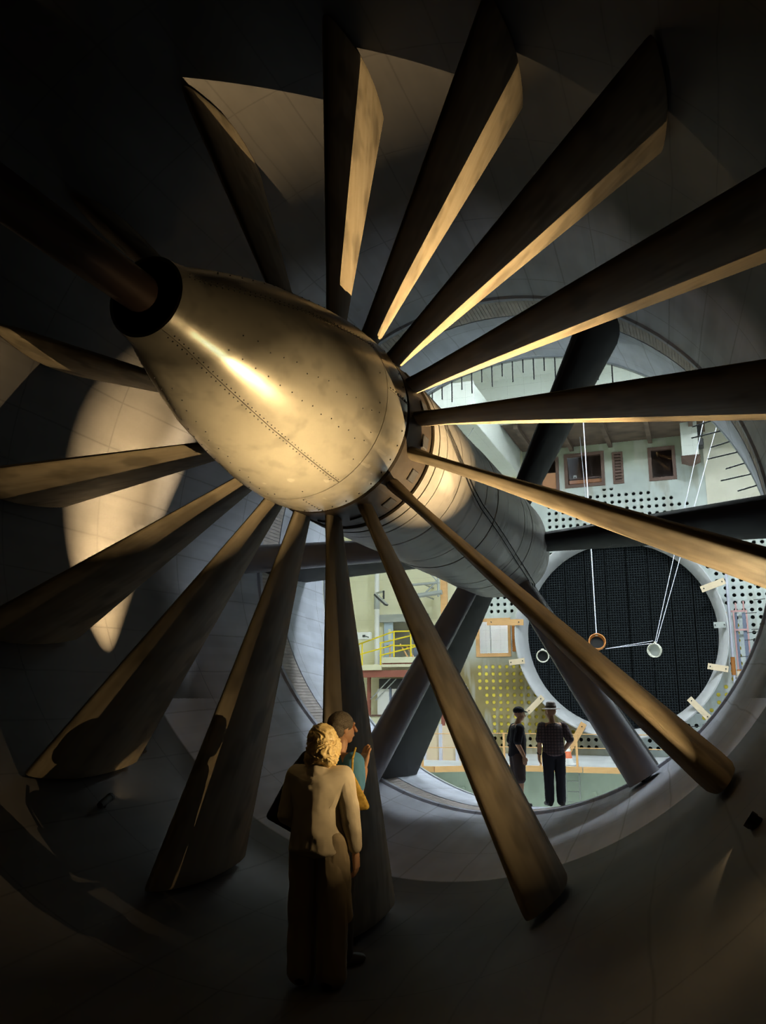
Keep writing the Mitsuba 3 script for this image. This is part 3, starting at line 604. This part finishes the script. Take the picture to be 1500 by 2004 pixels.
ob = thing('orange_board', 'orange board standing on edge between collector and white pole', 'board'); obj('board', bx(3.46, 3.62, 31.5, 31.55, -.38, .62, .008), M_ORANGE, ob); obj('batten', bx(3.44, 3.64, 31.46, 31.5, .55, .63), M_RUST, ob)
pb = thing('plywood_sheet', 'pale stained plywood sheet below the pink frame', 'board'); obj('sheet', bx(3.80, 4.5, 31.5, 31.54, -2.2, -1.32, .006), M_PLY, pb); obj('edge', bx(3.80, 4.5, 31.48, 31.5, -1.36, -1.32), M_RUST, pb)
wr = thing('wire_rods', 'short dark rods sticking out of the perforated wall at the right', 'steel rods')
for x, z in ((4.75, 1.5), (4.4, .55), (4.55, .0), (4.3, -.35), (4.1, -.9), (3.9, -1.6), (2.6, -2.75), (2.3, -3.2), (4.7, 1.0), (4.4, -.1)):
    obj('rod', tube((x - .18, 31.2, z - .01), (x + .18, 31.2, z + .01), .012, 6), M_STEEL, wr)
# deck edge: plank, railing, cone
ep = thing('edge_board', 'orange wooden board along the front edge of the pale deck', 'board')
edge = [(-11.2, 24.88), (-4.9, 24.93), (-3.2, 26.18), (9.0, 26.73)]
for (a, b) in zip(edge[:-1], edge[1:]):
    L = math.hypot(b[0] - a[0], b[1] - a[1]); kk = max(1, round(L / 2.4))
    for q in range(kk):
        p0 = (a[0] + (b[0] - a[0]) * q / kk, a[1] + (b[1] - a[1]) * q / kk); p1 = (a[0] + (b[0] - a[0]) * (q + .99) / kk, a[1] + (b[1] - a[1]) * (q + .99) / kk)
        obj('length', bar((p0[0], p0[1] - .03, -4.33), (p1[0], p1[1] - .03, -4.33), .05, .17), M_ORANGE, ep, smooth=False)
dr2 = thing('deck_railing', 'orange cable railing on posts along the edge of the pale deck', 'railing')
def edge_y(x): return float(np.interp(x, [e[0] for e in edge], [e[1] for e in edge]))
xs_ = [-6.6, -5.3, -4.2, -3.1, -2.0, -.93, .6, 2.1]
for x in xs_: obj('post', bx(x - .03, x + .03, edge_y(x) + .02, edge_y(x) + .08, -4.40, -3.30), M_ORANGE, dr2, smooth=False)
for z in (-3.32, -3.72):
    for a, b in zip(xs_[:-1], xs_[1:]): obj('cable', tube((a, edge_y(a) + .05, z), (b, edge_y(b) + .05, z), .012, 6), M_ORANGE, dr2)
bf = thing('plywood_fence', 'pale plywood fence with blue posts on the deck behind the orange railing', 'fence')
for i in range(4):
    x = -6.6 + .56 * i
    obj('sheet', bx(x, x + .54, 27.5, 27.54, -4.25, -3.15), M_PLY, bf, smooth=False); obj('post', bx(x + .5, x + .6, 27.42, 27.5, -4.25, -3.1), M_CABLE, bf, smooth=False)
tc = thing('traffic_cone', 'white traffic cone with an orange band on the deck beside the man in the hat', 'cone')
cx, cy = -1.30, 26.9
pr = lambda a: np.array(a, float)
def conepart(z0, r0, z1, r1): m = trimesh.creation.revolve(pr([(0, z0), (r0, z0), (r1, z1), (0, z1)]), sections=24); m.apply_translation((cx, cy, -4.25)); return m
obj('base', bx(cx - .24, cx + .24, cy - .24, cy + .24, -4.25, -4.21, .01), M_CONEW, tc); obj('body', conepart(.04, .17, .75, .04), M_CONEW, tc); obj('band', conepart(.20, .142, .40, .107), M_CONER, tc)
lp = thing('ladder', 'narrow pale ladder standing in the pit below the traffic cone', 'ladder')
for x in (-1.35, -.95): obj('rail', bar((x, 26.75, -7.0), (x, 26.75, -4.4), .05, .04), M_GREYMETAL, lp, smooth=False)
for z in np.arange(-6.8, -4.5, .3): obj('rung', tube((-1.35, 26.75, z), (-.95, 26.75, z), .016, 6), M_GREYMETAL, lp)
db = thing('lamp_case', 'pale grey lantern fixed to the perforated wall behind the leaning blade', 'lantern'); obj('body', bx(-5.95, -5.66, 31.5, 31.7, -2.2, -1.85, .03), M_CABLE, db); obj('base', bx(-5.85, -5.6, 31.5, 31.7, -2.65, -2.2, .02), M_BLUEPANEL, db); obj('cap', trimesh.creation.icosphere(2, .09).apply_translation((-5.8, 31.6, -1.8)), M_CONEW, db)

# ------------------------------------------------------------------ people
def S(p, r): return m3.Manifold.sphere(r, 20).translate([float(v) for v in p])
def hull(*pr_): return m3.Manifold.batch_hull([S(p, r) for p, r in pr_])
def chain(*pr_): return [hull(a, b) for a, b in zip(pr_[:-1], pr_[1:])]
def ell(p, r, rot=None):
    m = m3.Manifold.sphere(1.0, 28).scale([float(v) for v in r])
    if rot is not None: m = m.rotate([float(v) for v in rot])
    return m.translate([float(v) for v in p])
def fuse(parts, ref=.02, it=8):
    m = m3.Manifold.batch_boolean(parts, m3.OpType.Add).refine_to_length(ref)
    q = m.to_mesh(); t = trimesh.Trimesh(q.vert_properties[:, :3], q.tri_verts, process=True)
    trimesh.smoothing.filter_taubin(t, iterations=it); return t
def wrinkle(t, amp, f, seed=0):
    v = t.vertices; nn = meshkit.fbm(v * f + seed) if hasattr(meshkit, 'fbm') else np.zeros(len(v)); t.vertices = v + t.vertex_normals * (amp * (2 * nn - 1))[:, None]; return t
def hand(wrist, d, palm_n, side, curl=.35):
    """A relaxed hand: d = direction of the fingers, palm_n = palm normal, side = towards the thumb."""
    w, d, n_, s = map(lambda a: np.asarray(a, float), (wrist, d, palm_n, side))
    d /= np.linalg.norm(d); n_ -= d * (n_ @ d); n_ /= np.linalg.norm(n_); s = s - d * (s @ d) - n_ * (s @ n_); s /= np.linalg.norm(s)
    out = [m3.Manifold.batch_hull([S(w, .026), S(w + d * .03 + s * .02, .018), S(w + d * .03 - s * .02, .018), S(w + d * .088 + s * .030, .014), S(w + d * .082 - s * .032, .013)])]
    for k, (o, L) in enumerate(((.030, .074), (.010, .084), (-.011, .078), (-.031, .060))):
        b = w + d * (.086 - .003 * abs(k - 1)) + s * o
        c1, c2, c3 = (d * math.cos(curl * q) + n_ * math.sin(curl * q) for q in (.6, 1.6, 2.6))
        p1 = b + c1 * L * .42; p2 = p1 + c2 * L * .32; p3 = p2 + c3 * L * .26
        out += chain((b - d * .01, .0105), (p1, .0095), (p2, .0085), (p3, .0075))
    t0 = w + d * .025 + s * .026; t1 = t0 + (d * .7 + s * .6 + n_ * .25) * .038; t2 = t1 + (d * .95 + s * .15 + n_ * .2) * .032
    out += chain((t0, .014), (t1, .011), (t2, .009))
    return out
def head_parts(c, tilt=0, yaw=0):
    """Head whose centre is c, looking along +y before yaw (degrees, to the left positive)."""
    parts = [ell((0, -.012, .025), (.076, .096, .092)), ell((0, .02, -.035), (.060, .075, .075)), ell((0, .045, -.085), (.034, .036, .028)),
             hull(((0, .094, .012), .010), ((0, .116, -.022), .013)), ell((0, .088, -.056), (.024, .012, .008)), hull(((-.03, .082, .034), .012), ((.03, .082, .034), .012)),
             ell((.078, -.004, -.008), (.010, .020, .032)), ell((-.078, -.004, -.008), (.010, .020, .032))]
    eyes = [ell((s * .031, .087, .012), (.012, .008, .006)) for s in (-1, 1)]
    return [m.rotate([float(tilt), 0, float(yaw)]).translate([float(v) for v in c]) for m in parts + eyes]
def person(pos, rot, label, scale=1.0):
    k = thing('person', label, 'person')
    M = trimesh.transformations.rotation_matrix(math.radians(rot), [0, 0, 1]); M[:3, :3] *= scale; M[:3, 3] = pos
    def put(name, t, m, smooth=True):
        t.apply_transform(M); return obj(name, t, m, k, smooth=smooth)
    return k, put
def legs(hipx=.09, kn=.0, hz=.90, spread=.10, fr=(.01, -.01)):
    L = []
    for s, f in ((-1, fr[0]), (1, fr[1])):
        L += chain(((s * hipx, 0, hz), .095), ((s * (hipx + spread) * .5 + s * .02, .01 + f * .6, hz * .53), .062), ((s * spread, -.01 + f, .10), .042))
        L += chain(((s * spread, -.02 + f, .06), .038), ((s * (spread + .015), .12 + f, .035), .032))
    return L
def shoes(spread, fr, lift=0.0):
    out = []
    for s, f in ((-1, fr[0]), (1, fr[1])):
        out.append(m3.Manifold.batch_hull([S((s * spread, -.055 + f, .045), .045), S((s * (spread + .01), .06 + f, .040), .040), S((s * (spread + .018), .165 + f, .034), .034), S((s * spread, -.04 + f, .085), .040)]))
    return fuse(out, .025, 4)

# woman in the tan blazer: back to the camera
k, put = person((.295, 5.68, -RW(5.72) + .02), 6, 'blond person in tan blazer and wide trousers standing with back to the camera', 1.0)
H = 1.0
body = legs(.09, 0, .86, .10, (.02, -.03)) + [hull(((-.06, 0, .92), .105), ((.06, 0, .92), .105)), hull(((0, 0, .95), .12), ((0, .0, 1.2), .12)), hull(((-.12, 0, 1.33), .07), ((.12, 0, 1.33), .07), ((0, 0, 1.15), .10))]
body += chain(((0, -.01, 1.36), .055), ((0, .02, 1.47), .05)) + head_parts((0.02, .035, 1.565), 0, -38)
body += chain(((.185, 0, 1.33), .055), ((.235, -.03, 1.07), .042), ((.255, .03, .86), .03)) + hand((.257, .04, .835), (.03, .12, -1), (-1, .1, 0), (0, 1, 0))
body += chain(((-.185, 0, 1.33), .055), ((-.235, -.03, 1.09), .042), ((-.16, .16, .98), .03)) + hand((-.155, .18, .975), (.3, 1, -.05), (.3, -.2, -1), (1, 0, 0.2))
put('body', fuse(body, .014, 8), M_SKIN)
blz = [m3.Manifold.batch_hull([ell((0, -.01, 1.31), (.205, .135, .10)), ell((0, -.01, 1.14), (.185, .14, .08)), S((.165, -.005, 1.345), .085), S((-.165, -.005, 1.345), .085)]), m3.Manifold.batch_hull([ell((0, -.01, 1.14), (.185, .14, .08)), ell((0, -.005, .86), (.215, .155, .06))]),
       hull(((0, -.01, 1.40), .078), ((0, -.005, 1.33), .13))]
blz += chain(((.178, 0, 1.335), .078), ((.238, -.035, 1.07), .067), ((.258, .02, .89), .052)) + chain(((-.178, 0, 1.335), .078), ((-.235, -.03, 1.09), .067), ((-.17, .13, .985), .05))
put('blazer', wrinkle(fuse(blz, .014, 14), .013, 7.0, 3), M_TAN)
tr = []
for s, f in ((-1, .02), (1, -.03)):
    tr += chain(((s * .085, 0, .86), .125), ((s * .11, .0 + f * .5, .48), .105), ((s * .115, f, .09), .105))
put('trousers', wrinkle(fuse(tr + [hull(((-.06, 0, .92), .13), ((.06, 0, .92), .13))], .016, 8), .014, 8.0, 9), M_TROUS)
flap = m3.Manifold.batch_hull([S((.12, -.02, .93), .10), S((.19, .03, .44), .05), S((.10, -.03, .44), .06)])
put('coat_tail', wrinkle(fuse([flap], .018, 6), .010, 9.0, 4), M_TROUS)
hair = [ell((.02 + .085 * math.cos(t), -.01 + .075 * math.sin(t), 1.485 + .02 * math.sin(3 * t)), (.038, .038, .055)) for t in np.linspace(math.pi * .75, math.pi * 2.15, 8)]
hair += [ell((.015, .0, 1.60), (.108, .122, .112)), ell((.02, -.035, 1.52), (.108, .095, .10)), ell((.055, -.02, 1.47), (.070, .075, .065)), ell((-.04, -.025, 1.47), (.07, .075, .065)), ell((.10, .02, 1.545), (.045, .075, .085))]
hm = fuse(hair, .008, 10)
v = hm.vertices; fl_ = meshkit.fbm(np.stack([v[:, 0] * 70 + 6 * np.sin(v[:, 2] * 30), v[:, 1] * 70, v[:, 2] * 12], -1)); hm.vertices = v + hm.vertex_normals * (.016 * (2 * fl_ - 1))[:, None]
put('hair', wrinkle(hm, .006, 18.0, 1), M_HAIR)
put('shoe', shoes(.105, (.02, -.03)), M_SHOE)
bg = thing('shoulder_bag', 'dark triangular bag held at the left elbow of the blond person', 'bag')
bm = m3.Manifold.batch_hull([S((.10, 5.74, -2.80), .05), S((-.13, 5.76, -3.14), .03), S((.08, 5.74, -3.20), .05), S((.00, 5.84, -3.12), .04), S((.15, 5.76, -2.72), .04)])
obj('body', wrinkle(fuse([bm], .02, 4), .006, 9), M_NAVY, bg, smooth=True)
obj('strap', poly_tube([np.array((.13, 5.76, -2.78)), np.array((.15, 5.80, -2.66)), np.array((.20, 5.74, -2.66))], .014), M_NAVY, bg)

# person in the teal shirt, right arm raised
k, put = person((.23, 6.09, -RW(6.09) + .02), -24, 'short-haired person in a teal shirt raising an arm, just beyond the blond person', 1.0)
body = legs(.09, 0, .90, .10, (.0, .0)) + [hull(((-.06, 0, .95), .11), ((.06, 0, .95), .11)), hull(((0, 0, 1.0), .125), ((0, .02, 1.25), .13)), hull(((-.13, .02, 1.40), .075), ((.13, .02, 1.40), .075), ((0, 0, 1.2), .11))]
body += chain(((0, .03, 1.43), .058), ((-.005, .06, 1.54), .054)) + head_parts((-.015, .085, 1.65), 0, -20)
body += chain(((.20, .01, 1.40), .06), ((.265, -.03, 1.17), .046), ((.225, .08, 1.35), .034)) + hand((.222, .085, 1.375), (-.05, .25, 1), (0, 1, -.2), (-1, 0, 0), .2)
body += chain(((-.20, .01, 1.40), .06), ((-.25, .02, 1.12), .046), ((-.20, .2, 1.0), .032)) + hand((-.19, .22, .995), (.2, 1, 0), (0, 0, -1), (1, 0, 0))
put('body', fuse(body, .014, 8), M_SKIN)
sh_ = [m3.Manifold.batch_hull([ell((0, .02, 1.38), (.20, .12, .09)), ell((0, .02, 1.2), (.18, .14, .08))]), m3.Manifold.batch_hull([ell((0, .02, 1.2), (.18, .14, .08)), ell((0, 0, .95), (.19, .15, .05))])]
sh_ += chain(((.195, .01, 1.405), .082), ((.245, -.012, 1.25), .068)) + chain(((-.195, .01, 1.405), .082), ((-.24, .015, 1.25), .07))
put('shirt', wrinkle(fuse(sh_, .015, 8), .010, 9.0, 5), M_TEAL)
tr = []
for s in (-1, 1): tr += chain(((s * .085, 0, .9), .12), ((s * .105, .0, .5), .085), ((s * .105, 0, .10), .075))
put('trousers', fuse(tr, .02, 6), M_NAVY)
put('hair', wrinkle(fuse([ell((-.013, .060, 1.69), (.090, .110, .088)), ell((-.02, .020, 1.645), (.080, .075, .075))], .012, 5), .006, 60.0, 2), M_GREYHAIR)
put('shoe', shoes(.105, (0, 0)), M_SHOE)
sb = thing('straw_bag', 'yellow-brown straw shoulder bag hanging beside the person in the teal shirt', 'bag')
bm = m3.Manifold.batch_hull([S((.45, 5.90, -2.86), .022), S((.43, 5.88, -3.06), .035), S((.55, 5.91, -3.06), .03), S((.46, 5.95, -3.05), .035)])
obj('body', wrinkle(fuse([bm], .012, 4), .006, 22, 6), M_STRAW, sb, smooth=True)
obj('strap', poly_tube([np.array((.45, 5.90, -2.86)), np.array((.44, 5.93, -2.74)), np.array((.435, 6.0, -2.665))], .008), M_STRAW, sb)

def far_man(pos, rot, label, shirt, cap, arms, scale):
    k, put = person(pos, rot, label, scale)
    body = legs(.09, 0, .88, .10, arms['feet']) + [hull(((-.07, 0, .95), .12), ((.07, 0, .95), .12)), hull(((0, 0, 1.0), .14), ((0, .02, 1.2), .15)), hull(((-.14, .01, 1.38), .075), ((.14, .01, 1.38), .075), ((0, .01, 1.2), .12))]
    body += chain(((0, .02, 1.42), .06), ((0, .05, 1.52), .055)) + head_parts((0, .07, 1.63), -6, arms['yaw'])
    for key in ('r', 'l'):
        s = 1 if key == 'r' else -1; e, w, hd, pn, th = arms[key]
        body += chain(((s * .20, .01, 1.38), .06), (e, .047), (w, .034)) + hand(np.array(w) + np.array(hd) * .015, hd, pn, th)
    put('body', fuse(body, .016, 8), M_SKIN)
    s_ = [m3.Manifold.batch_hull([ell((0, .01, 1.36), (.205, .125, .09)), ell((0, .02, 1.18), (.195, .155, .08))]), m3.Manifold.batch_hull([ell((0, .02, 1.18), (.195, .155, .08)), ell((0, 0, .90), (.20, .16, .05))])]
    for key in ('r', 'l'):
        s = 1 if key == 'r' else -1; e = np.array(arms[key][0]); sh0 = np.array((s * .20, .01, 1.385)); mid = sh0 + (e - sh0) * .85
        s_ += chain((sh0, .085), (mid, .078))
    put('shirt', wrinkle(fuse(s_, .018, 8), .010, 9.0, 5), shirt)
    return k, put
k, put = far_man((-.02, 13.75, -RW(13.75) + .03), -62, 'man in a dark cap and black shirt standing in profile at the tunnel mouth', M_NAVY, True,
                 {'feet': (0, .02), 'yaw': 0, 'r': ((.25, -.06, 1.12), (.235, .06, .90), (0, .15, -1), (-1, 0, 0), (0, 1, 0)), 'l': ((-.25, -.06, 1.12), (-.235, .08, .90), (0, .15, -1), (1, 0, 0), (0, 1, 0))}, .86)
tr = []
for s in (-1, 1): tr += chain(((s * .09, 0, .88), .125), ((s * .11, .01, .50), .105))
put('shorts', fuse(tr, .02, 6), M_SHORTS)
put('cap', fuse([ell((0, .055, 1.70), (.088, .106, .075)), m3.Manifold.batch_hull([ell((0, .14, 1.690), (.068, .03, .010)), ell((0, .205, 1.672), (.052, .022, .008))])], .014, 4), M_NAVY)
put('shoe', shoes(.105, (0, .02)), M_SHOE)
k, put = far_man((.56, 13.75, -math.sqrt(RW(13.75) ** 2 - .56 ** 2) + .02), 28, 'man in a brimmed hat and plaid shirt with dark trousers, standing at the tunnel mouth', M_PLAID, False,
                 {'feet': (.03, -.02), 'yaw': 35, 'r': ((.30, -.08, 1.13), (.20, .03, .96), (-.6, .5, -.6), (-1, 0, 0), (0, 1, 0)), 'l': ((-.26, -.02, 1.12), (-.255, .06, .89), (0, .12, -1), (1, 0, 0), (0, 1, 0))}, .86)
tr = []
for s, f in ((-1, .03), (1, -.02)): tr += chain(((s * .09, 0, .88), .125), ((s * .105, f * .6, .5), .09), ((s * .10, f, .09), .08))
put('trousers', wrinkle(fuse(tr + [hull(((-.06, 0, .92), .13), ((.06, 0, .92), .13))], .02, 6), .008, 8), M_NAVY)
brim = m3.Manifold.batch_hull([ell((0, .07, 1.695), (.180, .205, .010)), ell((0, .07, 1.71), (.10, .125, .010))])
hat = put('hat', fuse([brim, m3.Manifold.batch_hull([ell((0, .065, 1.72), (.096, .118, .02)), ell((0, .065, 1.80), (.082, .10, .035))])], .014, 3), M_HAT)
put('hat_band', fuse([m3.Manifold.batch_hull([ell((0, .065, 1.728), (.099, .121, .012)), ell((0, .065, 1.752), (.097, .118, .012))])], .02, 2), M_HATBAND)
put('watch', fuse([hull(((-.262, .055, .915), .036), ((-.252, .055, .905), .036))], .015, 2), M_DARK)
put('shoe', shoes(.105, (.03, -.02)), M_SHOE)
